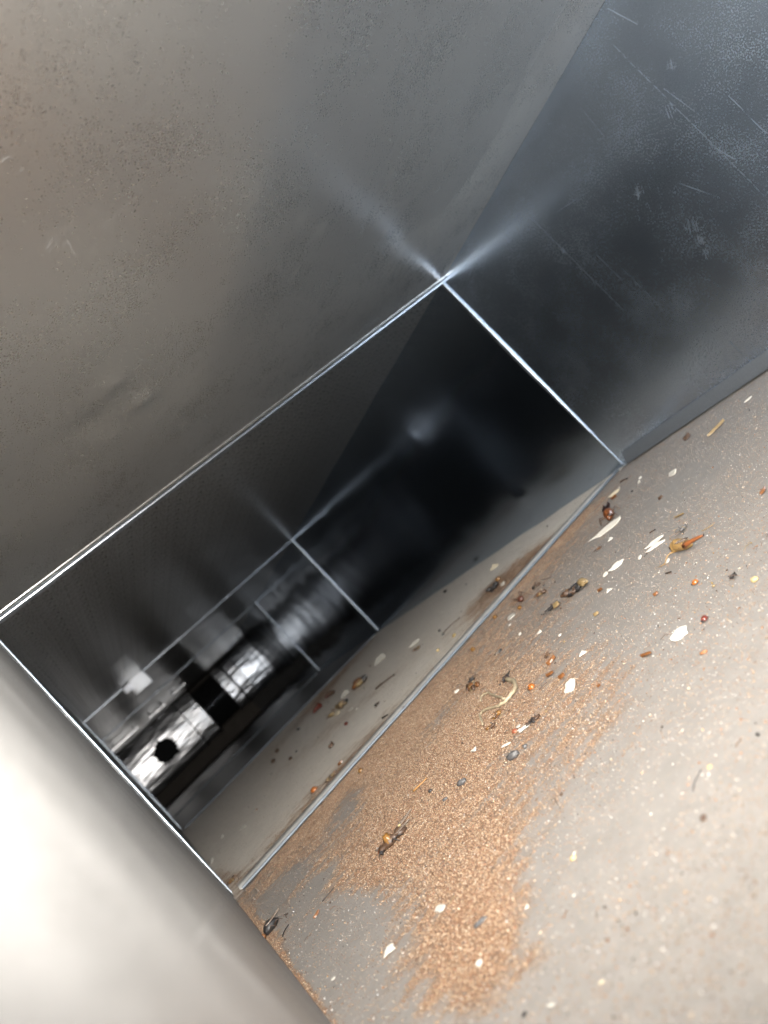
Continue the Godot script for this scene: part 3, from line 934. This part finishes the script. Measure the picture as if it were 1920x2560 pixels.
func grain_mesh() -> ArrayMesh:
	var st := SurfaceTool.new()
	st.begin(Mesh.PRIMITIVE_TRIANGLES)
	var v := [Vector3(0.55, 0.1, 0), Vector3(-0.5, 0, 0.08), Vector3(0, 0.5, 0.05), Vector3(0.06, -0.5, 0), Vector3(0, 0.06, 0.55), Vector3(-0.05, 0, -0.5)]
	for f in [[0, 2, 4], [4, 2, 1], [1, 2, 5], [5, 2, 0], [4, 3, 0], [1, 3, 4], [5, 3, 1], [0, 3, 5]]:
		tri(st, v[f[0]], v[f[2]], v[f[1]])
	st.generate_normals()
	return st.commit()

func grain_material(rough: float) -> StandardMaterial3D:
	var m := StandardMaterial3D.new()
	m.vertex_color_use_as_albedo = true
	m.roughness = rough
	return m

func build_sand():
	var g := grain_mesh()
	var mat := grain_material(0.8)
	var near := func() -> Array:
		var z := -rng.randf_range(0.17, 0.859)
		var x := rng.randf_range(0.0005, minf(0.748, 0.16 - z * 1.05))
		if rng.randf() > pow(sand_at(x, z), 1.2): return []
		var s := rng.randf_range(0.00034, 0.00080)
		if rng.randf() < 0.03: s *= 1.7
		return [x, s * 0.3 + 0.0004 * rng.randf() * sand_at(x, z), z, s]
	var tans := [Color(0.155, 0.09, 0.05), Color(0.19, 0.12, 0.068), Color(0.125, 0.06, 0.032), Color(0.22, 0.145, 0.085), Color(0.09, 0.052, 0.032), Color(0.29, 0.215, 0.145), Color(0.165, 0.08, 0.046), Color(0.33, 0.265, 0.195), Color(0.04, 0.03, 0.025), Color(0.17, 0.10, 0.055)]
	scatter("sand", "red brown sand spread over the near floor in front of the hem", "sand", g, mat, 230000, near, tans)
	var dust := func() -> Array:
		var z := -rng.randf_range(0.17, 0.859)
		var s := rng.randf_range(0.0003, 0.00075) * (2.0 if rng.randf() < 0.02 else 1.0)
		return [rng.randf_range(0.0005, minf(0.748, 0.16 - z * 1.05)), s * 0.3, z, s]
	var greys := [Color(0.26, 0.22, 0.18), Color(0.20, 0.135, 0.085), Color(0.36, 0.34, 0.31), Color(0.12, 0.06, 0.03), Color(0.19, 0.095, 0.05), Color(0.14, 0.085, 0.05), Color(0.22, 0.15, 0.09), Color(0.22, 0.135, 0.07), Color(0.04, 0.03, 0.025), Color(0.27, 0.22, 0.17), Color(0.15, 0.08, 0.045)]
	scatter("dust", "fine pale and brown dust all over the near floor", "dust", g, mat, 90000, dust, greys)
	var far := func() -> Array:
		var z := -rng.randf_range(0.866, 2.12)
		var x := rng.randf_range(0.002, 0.752)
		if rng.randf() > 0.08 + 1.5 * sand_at(x, z): return []
		var s := rng.randf_range(0.0003, 0.0010)
		return [x, s * 0.3, z, s]
	scatter("grit", "thin brown grit on the floor beyond the hem", "grit", g, mat, 40000, far, tans + tans + greys)
	var glints := func() -> Array:
		var z := -rng.randf_range(0.17, 0.85)
		var s := rng.randf_range(0.0005, 0.0009)
		return [rng.randf_range(0.002, minf(0.74, 0.16 - z * 1.05)), s * 0.4, z, s]
	var shiny := grain_material(0.08)
	shiny.metallic = 0.5
	scatter("glinting_grains", "glassy grains that glint on the near floor", "glass grains", g, shiny, 700, glints, [Color(0.9, 0.9, 0.9), Color(0.85, 0.82, 0.75)])
	# larger pieces that can be told apart: each a thing, made from a few shapes
	for k in 70:
		var z := -rng.randf_range(0.22, 0.84)
		var l := rng.randf_range(0.002, 0.007)
		var o := part("fibre", limb_mesh([Vector3(-l * 0.5, 0.0003, 0), Vector3(-l * 0.15, 0.0008, l * rng.randf_range(-0.2, 0.2)), Vector3(l * 0.2, 0.0006, l * rng.randf_range(-0.2, 0.2)), Vector3(l * 0.5, 0.0003, 0)], 0.00022, 0.00014, 4), [PAL.brown, PAL.straw, PAL.dark, PAL.rust][k % 4])
		o.position = Vector3(rng.randf_range(0.01, minf(0.73, 0.08 - z * 0.9)), 0.0004, z)
		o.rotation.y = rng.randf() * TAU
		tag(o, "short thin plant fibre loose on the near floor", "fibre", "short fibres on the near floor")

var heaps: Array[Vector2] = []

func loose_pieces():
	loose("paint_chip", "tiny white paint chip loose on the near floor", "paint chip", "tiny white paint chips on the near floor", [PAL.white, PAL.white, PAL.cream], 70, 0.0011, 0.0026, 0.35, -0.22, -0.85)
	loose("brown_crumb", "small brown crumb loose on the near floor", "crumb", "small brown crumbs on the near floor", [PAL.brown, PAL.rust, PAL.dark, PAL.brown, PAL.straw], 240, 0.0009, 0.0026, 0.6, -0.22, -0.85)
	loose("distant_chip", "tiny pale chip loose on the floor beyond the hem", "paint chip", "tiny pale chips beyond the hem", [PAL.white, PAL.cream, PAL.yellow], 40, 0.0018, 0.0045, 0.4, -0.9, -2.1)
	loose("distant_crumb", "small dark crumb loose on the floor beyond the hem", "crumb", "small dark crumbs beyond the hem", [PAL.dark, PAL.brown, PAL.brown, PAL.rust], 120, 0.0012, 0.0042, 0.6, -0.88, -2.1)

func loose(called: String, label: String, category: String, group: String, mats: Array, count: int, lo: float, hi: float, high: float, za: float, zb: float):
	var shapes := []
	for k in 6:
		shapes.append(lump_mesh(1.0, 0.62, high, 300 + k, 0.7, 7) if high > 0.5 else chip_mesh(outline(["tri", "blob", "lens", "sliver", "oval", "blob"][k], 1.0, 0.6, 50 + k), 0.16, 0.0))
	var n := 0
	while n < count:
		var z := rng.randf_range(zb, za)
		var x := rng.randf_range(0.008, minf(0.735, 0.16 - z * 1.05))
		if heaps.size() > 0 and "crumb" in called and rng.randf() < 0.5:
			# crumbled off the heaps
			var h: Vector2 = heaps[rng.randi() % heaps.size()]
			x = h.x + rng.randfn(0.0, 0.009)
			z = h.y + rng.randfn(0.0, 0.014)
			if z > za or z < zb or x < 0.006 or x > 0.74: continue
		elif rng.randf() > 0.35 + 0.65 * sand_at(x, z): continue
		var s := lo + (hi - lo) * pow(rng.randf(), 2.2)
		var o := part(called, shapes[n % 6], mats[rng.randi() % mats.size()])
		o.position = Vector3(x, 0.0003, z)
		o.basis = Basis(Vector3.UP, rng.randf() * TAU) * Basis(Vector3.RIGHT, rng.randf_range(-0.2, 0.2)) * Basis.from_scale(Vector3.ONE * s)
		tag(o, label, category, group)
		n += 1

func build_debris():
	debris_materials()
	build_sand()
	root_strand()
	flake(0.5086, -0.6660, 0.0471, 0.0096, -1.08, 0.46, "lens", "long narrow white paint flake lying against the brown winged insect")
	flake(0.4034, -0.4914, 0.0207, 0.0116, -1.11, 0.40, "slot", "broad white paint flake with a lengthwise split, left of the dried grasshopper")
	flake(0.3968, -0.5418, 0.0166, 0.0071, -0.87, 0.41, "lens", "slender white paint flake with a small chip at its lower end")
	flake(0.3894, -0.5510, 0.0064, 0.0048, -1.23, 0.42, "blob", "small white chip touching the tip of the slender flake")
	flake(0.4722, -0.6223, 0.0084, 0.0059, -0.04, 0.44, "tri", "small wedge of white paint just below the long narrow flake")
	flake(0.5708, -0.6006, 0.0173, 0.0087, -1.85, 0.45, "oval", "oval white flake near the foot of the right wall")
	flake(0.6354, -0.7697, 0.0211, 0.0058, -1.25, 0.48, "lens", "pale cream sliver beside the hem, above the brown winged insect")
	flake(0.3940, -0.7460, 0.0198, 0.0126, -1.87, 0.00, "heart", "heart shaped white paint flake below the spidery insect")
	flake(0.2699, -0.4641, 0.0076, 0.0064, -0.01, 0.36, "tri", "pointed white flake alone on grey dust, midway between the two orange ladybirds")
	flake(0.3538, -0.5119, 0.0078, 0.0061, 0.26, 0.40, "tri", "small upright white triangle beside an orange husk")
	flake(0.2580, -0.3491, 0.0116, 0.0086, -0.81, 0.30, "oval", "big smooth oval white flake on bare grey floor")
	flake(0.2328, -0.4407, 0.0104, 0.0116, -1.30, 0.34, "blob", "chunky off white flake right of the spotted ladybird")
	flake(0.1982, -0.4626, 0.0101, 0.0037, -0.86, 0.35, "curl", "curved white flake in front of the dark crushed insect")
	flake(0.2020, -0.4767, 0.0053, 0.0034, -1.60, 0.00, "blob", "round white crumb left of the curved white flake")
	flake(0.1981, -0.4705, 0.0043, 0.0030, -1.57, 0.00, "blob", "second round white crumb, touching the terracotta pellet")
	flake(0.1844, -0.4710, 0.0110, 0.0022, -1.20, 0.35, "sliver", "thin white sliver above the dark grey seed")
	flake(0.1829, -0.5223, 0.0085, 0.0050, -1.26, 0.37, "tri", "white flake half sunk in sand left of the thin sliver")
	flake(0.2708, -0.7027, 0.0060, 0.0044, -0.35, 0.44, "sliver", "short white sliver beside the dark crumb near the hem")
	flake(0.4828, -1.4809, 0.0390, 0.0278, -0.86, 0.54, "curl", "large curved white flake on the floor beyond the hem")
	flake(0.3899, -1.5134, 0.0276, 0.0239, -0.90, 0.54, "blob", "white flake next to the wet brown insect beyond the hem")
	flake(0.4770, -1.2475, 0.0283, 0.0092, -0.90, 0.52, "lens", "narrow white flake beyond the hem with brown fragments under it")
	flake(0.3231, -1.3776, 0.0293, 0.0113, -1.29, 0.53, "lens", "pale flake below the matted brown fibres beyond the hem")
	flake(0.3194, -1.2673, 0.0150, 0.0046, -1.17, 0.52, "sliver", "thin white sliver beyond the hem beside a white dot")
	flake(0.3149, -1.2162, 0.0073, 0.0058, -1.70, 0.00, "blob", "white dot beyond the hem beside the thin sliver")
	flake(0.6461, -1.1543, 0.0223, 0.0206, -0.85, 0.52, "web", "translucent pale scrap near the right wall, beyond the hem")
	flake(0.5263, -0.9512, 0.0117, 0.0064, -1.47, 0.50, "oval", "white chip between the translucent scrap and the hem")
	flake(0.4211, -0.9636, 0.0116, 0.0069, -1.39, 0.49, "blob", "pale yellow chip close to the middle of the hem, far side")
	flake(0.0705, -0.3912, 0.0098, 0.0048, -1.44, 0.00, "blob", "white flake in loose sand right of the dead bee")
	flake(0.0414, -0.4110, 0.0088, 0.0065, -0.67, 0.29, "curl", "bright white flake on the sand edge, the one nearest the bottom")
	flake(0.0144, -0.4551, 0.0048, 0.0027, -1.31, 0.00, "blob", "white chip alone on bare metal near the bottom edge")
	flake(0.0058, -1.2371, 0.0241, 0.0127, -1.33, 0.51, "blob", "white flake on the left end beyond the hem")
	flake(0.0695, -1.2304, 0.0204, 0.0067, -1.11, 0.51, "sliver", "white sliver beyond the hem towards the left wall")
	flake(0.0429, -1.3575, 0.0129, 0.0081, -1.27, 0.52, "oval", "white chip beyond the hem at the left wall")
	flake(0.0563, -0.3209, 0.0033, 0.0031, -0.41, 0.21, "blob", "white flake in the red sand at the bottom")
	flake(0.0553, -0.2601, 0.0037, 0.0014, -1.15, 0.00, "blob", "white chip on grey floor at the bottom edge")
	flake(0.6174, -0.7002, 0.0040, 0.0049, -1.46, 0.47, "blob", "white double chip near the flange, left of the oval flake")
	flake(0.6324, -0.7110, 0.0052, 0.0036, -0.83, 0.48, "lens", "short white chip near the flange above the double chip")
	flake(0.6734, -0.5564, 0.0099, 0.0036, -0.97, 0.46, "sliver", "white sliver right beside the corner flange")
	flake(0.3730, -0.7212, 0.0050, 0.0024, -0.98, 0.45, "sliver", "tiny white sliver under the heart shaped flake")
	flake(0.3407, -0.6547, 0.0041, 0.0044, -1.01, 0.43, "blob", "white fleck on bare dust below the heart shaped flake")
	flake(0.3281, -0.5996, 0.0062, 0.0036, -1.11, 0.42, "lens", "pinkish white fleck right of the pair of tiny white ones")
	flake(0.3085, -0.5400, 0.0038, 0.0024, -0.14, 0.40, "lens", "white fleck with a pointed end, rightmost of the row below the heart")
	flake(0.3916, -0.5025, 0.0048, 0.0044, -1.52, 0.40, "blob", "white chip below the split flake")
	flake(0.3614, -0.4426, 0.0048, 0.0039, -1.53, 0.38, "blob", "white chip under the legs of the dried grasshopper")
	crumb(0.1732, -0.4456, 0.0109, 0.0059, -1.22, "grey", "dark grey seed like crumb in the sand")
	crumb(0.1813, -0.4400, 0.0030, 0.0035, -1.64, "grey", "smaller dark crumb right of the thin white sliver")
	crumb(0.1967, -0.4748, 0.0066, 0.0042, -1.66, "terra", "terracotta pellet in front of two white crumbs")
	crumb(0.0716, -0.3432, 0.0075, 0.0029, -0.54, "grey", "dark olive chip lying in red sand")
	crumb(0.1520, -0.4954, 0.0085, 0.0054, -1.09, "grey", "ragged dark crumb in the middle of the sand")
	crumb(0.1380, -0.5033, 0.0050, 0.0028, -1.09, "grey", "small dark crumb near the wooden splinter")
	crumb(0.1449, -0.5450, 0.0036, 0.0030, -0.96, "dark", "black grain beside the wooden splinter")
	crumb(0.5980, -0.6981, 0.0036, 0.0029, -2.14, "dark", "round black dropping near the right wall")
	crumb(0.3173, -1.7443, 0.0097, 0.0081, -1.62, "dark", "round black dropping at the joint beyond the hem")
	crumb(0.2754, -1.1722, 0.0089, 0.0069, -1.60, "red", "dark red seed beyond the hem")
	crumb(0.2508, -1.7456, 0.0139, 0.0107, -1.58, "brown", "brown crumb beyond the hem, upper of a close pair")
	crumb(0.2170, -1.6411, 0.0186, 0.0107, -1.59, "brown", "brown crumb beyond the hem, lower of a close pair")
	crumb(0.2144, -1.4210, 0.0094, 0.0078, -1.44, "brown", "brown crumb right of the close pair beyond the hem")
	crumb(0.2336, -1.4405, 0.0060, 0.0050, -1.63, "dark", "black seed touching a pale chip beyond the hem")
	crumb(0.4723, -1.1149, 0.0059, 0.0046, -1.87, "dark", "black seed beyond the hem, beside the twig")
	crumb(0.4484, -1.0562, 0.0044, 0.0046, -1.71, "dark", "black seed at the lower end of the twig beyond the hem")
	crumb(0.7012, -1.4897, 0.0135, 0.0082, -1.86, "dark", "black crumb at the foot of the right wall")
	crumb(0.3957, -0.9822, 0.0066, 0.0052, -1.74, "yellow", "yellow crumb beside the hem, far side")
	crumb(0.5596, -1.0147, 0.0129, 0.0092, -1.91, "amber", "amber lump below the translucent scrap")
	crumb(0.4146, -0.8186, 0.0090, 0.0062, -1.87, "amber", "amber bead resting against the hem")
	crumb(0.3501, -0.7854, 0.0090, 0.0064, -1.76, "amber", "amber beetle shell beside the hem")
	crumb(0.2910, -0.3128, 0.0047, 0.0038, -1.76, "yellow", "straw yellow crumb at the right edge")
	crumb(0.4066, -0.7413, 0.0067, 0.0057, -1.88, "amber", "amber grain under the spidery insect")
	crumb(0.2361, -0.3144, 0.0046, 0.0024, -1.21, "orange", "pale orange crumb below the red beetle")
	crumb(0.1105, -0.3059, 0.0033, 0.0024, -0.60, "yellow", "yellow speck out of focus near the bottom")
	crumb(0.1589, -0.2557, 0.0021, 0.0020, -0.79, "yellow", "pale yellow grain out of focus at the right")
	crumb(0.1345, -0.2418, 0.0022, 0.0025, -1.52, "brown", "brown grain out of focus at the right")
	husk(0.6762, -0.6559, 0.0095, 0.0091, -0.88, "brown", "brown oval husk under the corner flange")
	husk(0.6370, -0.5799, 0.0235, 0.0062, -0.52, "straw", "long curved straw coloured husk near the corner flange")
	husk(0.6160, -0.7520, 0.0114, 0.0062, -1.53, "rust", "rust brown husk beside the cream sliver")
	husk(0.2721, -0.5117, 0.0088, 0.0056, -0.50, "rust", "orange wing case with a red tip in the sand")
	husk(0.2544, -0.4935, 0.0088, 0.0040, -1.32, "rust", "curled orange husk above and right of the spotted ladybird")
	husk(0.2474, -0.4678, 0.0069, 0.0047, -1.30, "rust", "orange husk right of the curled one")
	husk(0.2470, -0.3707, 0.0102, 0.0031, -1.55, "rust", "orange husk alone on grey floor")
	husk(0.3689, -0.6136, 0.0122, 0.0082, -1.57, "straw", "round amber husk beside the black ant like remains")
	husk(0.4064, -0.3756, 0.0080, 0.0034, -0.02, "rust", "brown curled husk at the right edge")
	husk(0.4402, -0.4895, 0.0136, 0.0025, -1.70, "straw", "thin curved straw husk behind the dried grasshopper")
	husk(0.3417, -0.4259, 0.0084, 0.0016, -1.75, "dark", "dark curved leg fragment below the grasshopper legs")
	husk(0.5127, -0.5731, 0.0067, 0.0048, -1.48, "brown", "small brown husk high on the grey floor")
	husk(0.2252, -1.1165, 0.0105, 0.0109, 0.28, "brown", "brown papery husk beyond the hem")
	husk(0.1856, -0.9449, 0.0084, 0.0061, -0.84, "rust", "rust husk beyond the hem, lowest of three")
	husk(0.0345, -0.5677, 0.0062, 0.0032, 0.21, "rust", "brown pellet with a pale tip near the left wall")
	husk(0.2273, -0.4012, 0.0037, 0.0025, -1.38, "rust", "small rust husk on bare floor right of the chunky flake")
	husk(0.3620, -0.5326, 0.0084, 0.0038, -1.67, "rust", "orange husk left of the small white triangle")
	husk(0.3207, -0.4970, 0.0067, 0.0045, -1.46, "straw", "amber ring like husk on dusty floor")
	husk(0.3166, -0.4190, 0.0047, 0.0037, -1.39, "rust", "tan husk left of the small ladybird")
	twig(0.1500, -0.5745, 0.0143, 0.0029, -0.42, "wood", "flat orange wooden splinter in the sand")
	twig(0.3673, -1.1746, 0.0561, 0.0026, -1.13, "brown", "brown twig beyond the hem")
	twig(0.4681, -1.0539, 0.0336, 0.0016, -0.49, "brown", "crooked dark twig beyond the hem")
	twig(0.0494, -0.5793, 0.0122, 0.0008, -0.01, "dark", "straight dark stalk on bare metal")
	twig(0.0138, -0.6067, 0.0116, 0.0010, 0.79, "dark", "short dark stalk beside the dead wasp")
	twig(0.1519, -0.2575, 0.0112, 0.0005, 0.25, "grey", "dark hair out of focus at the right")
	twig(0.4572, -0.7383, 0.0401, 0.0008, -1.79, "dark", "long thin antenna curving over the dust")
	twig(0.3907, -0.4934, 0.0051, 0.0006, -0.59, "dark", "bent dark stalk below the split flake")
	twig(0.4352, -0.5225, 0.0064, 0.0011, -1.31, "brown", "dark brown stub in front of the split flake")
	twig(0.6689, -0.7793, 0.0178, 0.0019, -1.71, "brown", "brown stub lying along the hem")
	twig(0.2423, -0.4892, 0.0070, 0.0006, -0.38, "dark", "thin bent insect-leg right of the spotted ladybird")  # detached insect leg, drawn as a bent stalk
	twig(0.3882, -0.4181, 0.0110, 0.0008, -1.27, "straw", "straw wisp behind the dried grasshopper")
	twig(0.2629, -0.9313, 0.0157, 0.0022, -1.28, "dark", "dark stub beyond the hem close to it")
	ladybird(0.2439, -0.5092, 0.0084, 0.0058, -1.25, "orange ladybird with black spots beside the pale stringy root", 4)
	ladybird(0.3125, -0.3761, 0.0041, 0.0047, -0.87, "small orange ladybird with three black spots on grey floor", 3)
	ladybird(0.1430, -0.9562, 0.0133, 0.0084, -1.43, "brown orange ladybird beyond the hem, close to it", 5)
	ladybird(0.2666, -0.3347, 0.0059, 0.0031, 0.15, "dark red ladybird without spots, on the right", 0)
	ladybird(0.1704, -0.8085, 0.0087, 0.0065, -1.51, "amber ladybird in the sand just in front of the hem", 2)
	winged(0.5449, -0.6892, 0.0342, 0.0124, 0.69, "brown winged insect, wing towards the hem, behind a long white flake")
	hopper(0.3674, -0.4234, 0.0340, 0.0103, -1.73, "dried yellow grasshopper with an orange hind leg stretched out")
	bee(0.0997, -0.5352, 0.0344, 0.0145, -0.34, "dead bee with orange thorax and grey wings, half buried in sand")
	wasp(0.0070, -0.6448, 0.0203, 0.0106, 0.36, "dead dark wasp with an orange head against the left wall")
	spidery(0.4247, -0.7596, 0.0216, 0.0129, -1.88, "brown spidery insect on its back at the hem")
	remains(0.3808, -0.5955, 0.0345, 0.0141, -1.23, "brown", "matted brown insect remains, the largest heap on the grey floor")
	remains(0.3656, -0.6203, 0.0184, 0.0078, -0.84, "dark", "black ant like remains beside a round amber husk")
	remains(0.4159, -0.7014, 0.0202, 0.0072, -1.70, "straw", "straw coloured insect remains above the matted brown heap")
	remains(0.4461, -0.7523, 0.0103, 0.0069, -0.69, "dark", "small dark crumpled legs near the long antenna")
	remains(0.5286, -0.9810, 0.0222, 0.0134, -0.31, "dark", "dark brown remains below the amber lump beyond the hem")
	remains(0.3947, -1.7471, 0.0944, 0.0215, 0.15, "red", "reddish brown wet leaf fragments at the joint beyond the hem")
	remains(0.3314, -1.3990, 0.0594, 0.0247, -1.00, "brown", "matted brown fibres beyond the hem")
	remains(0.4092, -1.4369, 0.0670, 0.0227, -1.59, "brown", "wet brown insect beyond the hem beside a white flake")
	remains(0.3020, -1.0599, 0.0102, 0.0064, -1.35, "dark", "small dark insect beyond the hem")
	remains(0.1620, -0.9292, 0.0175, 0.0062, 0.15, "brown", "thin brown insect remains beyond the hem, beside a ladybird")
	remains(0.3020, -0.3350, 0.0086, 0.0042, 0.08, "dark", "purple brown insect fragments at the right edge")
	remains(0.2050, -0.4575, 0.0110, 0.0050, -0.78, "dark", "dark crushed insect behind the curved white flake")
	remains(0.2664, -0.6543, 0.0242, 0.0115, -1.39, "straw", "pale tangle of insect legs near the hem")
	remains(0.2832, -0.6814, 0.0119, 0.0055, -1.53, "dark", "blue black crumb like insect near the hem")
	remains(0.2172, -0.5323, 0.0116, 0.0062, -1.10, "rust", "shiny brown insect under the lower end of the root")
	remains(0.2053, -0.5253, 0.0095, 0.0044, -1.10, "rust", "orange winged fragments below the pale root")
	remains(0.2673, -0.5832, 0.0133, 0.0069, 0.31, "dark", "dark folded insect legs above the pale root")
	remains(0.4067, -0.4633, 0.0128, 0.0060, -1.59, "grey", "glassy grey insect wing behind the dried grasshopper")
	remains(0.3190, -0.6712, 0.0088, 0.0060, -1.49, "grey", "small grey fluff on the dust near the hem")
	remains(0.0223, -0.6374, 0.0058, 0.0021, -1.07, "dark", "black ant near the left wall")
	remains(0.4410, -1.1650, 0.0344, 0.0086, -1.44, "brown", "brown fragments under a narrow white flake beyond the hem")
	remains(0.0078, -0.9558, 0.0193, 0.0068, -0.98, "straw", "straw fragments in the left corner beyond the hem")
	remains(0.4624, -0.6359, 0.0148, 0.0038, -1.65, "straw", "straw coloured fragments below the long narrow flake")
	remains(0.2833, -0.5298, 0.0095, 0.0048, 0.13, "rust", "glossy rust fragments left of an orange wing case")
	loose_pieces()
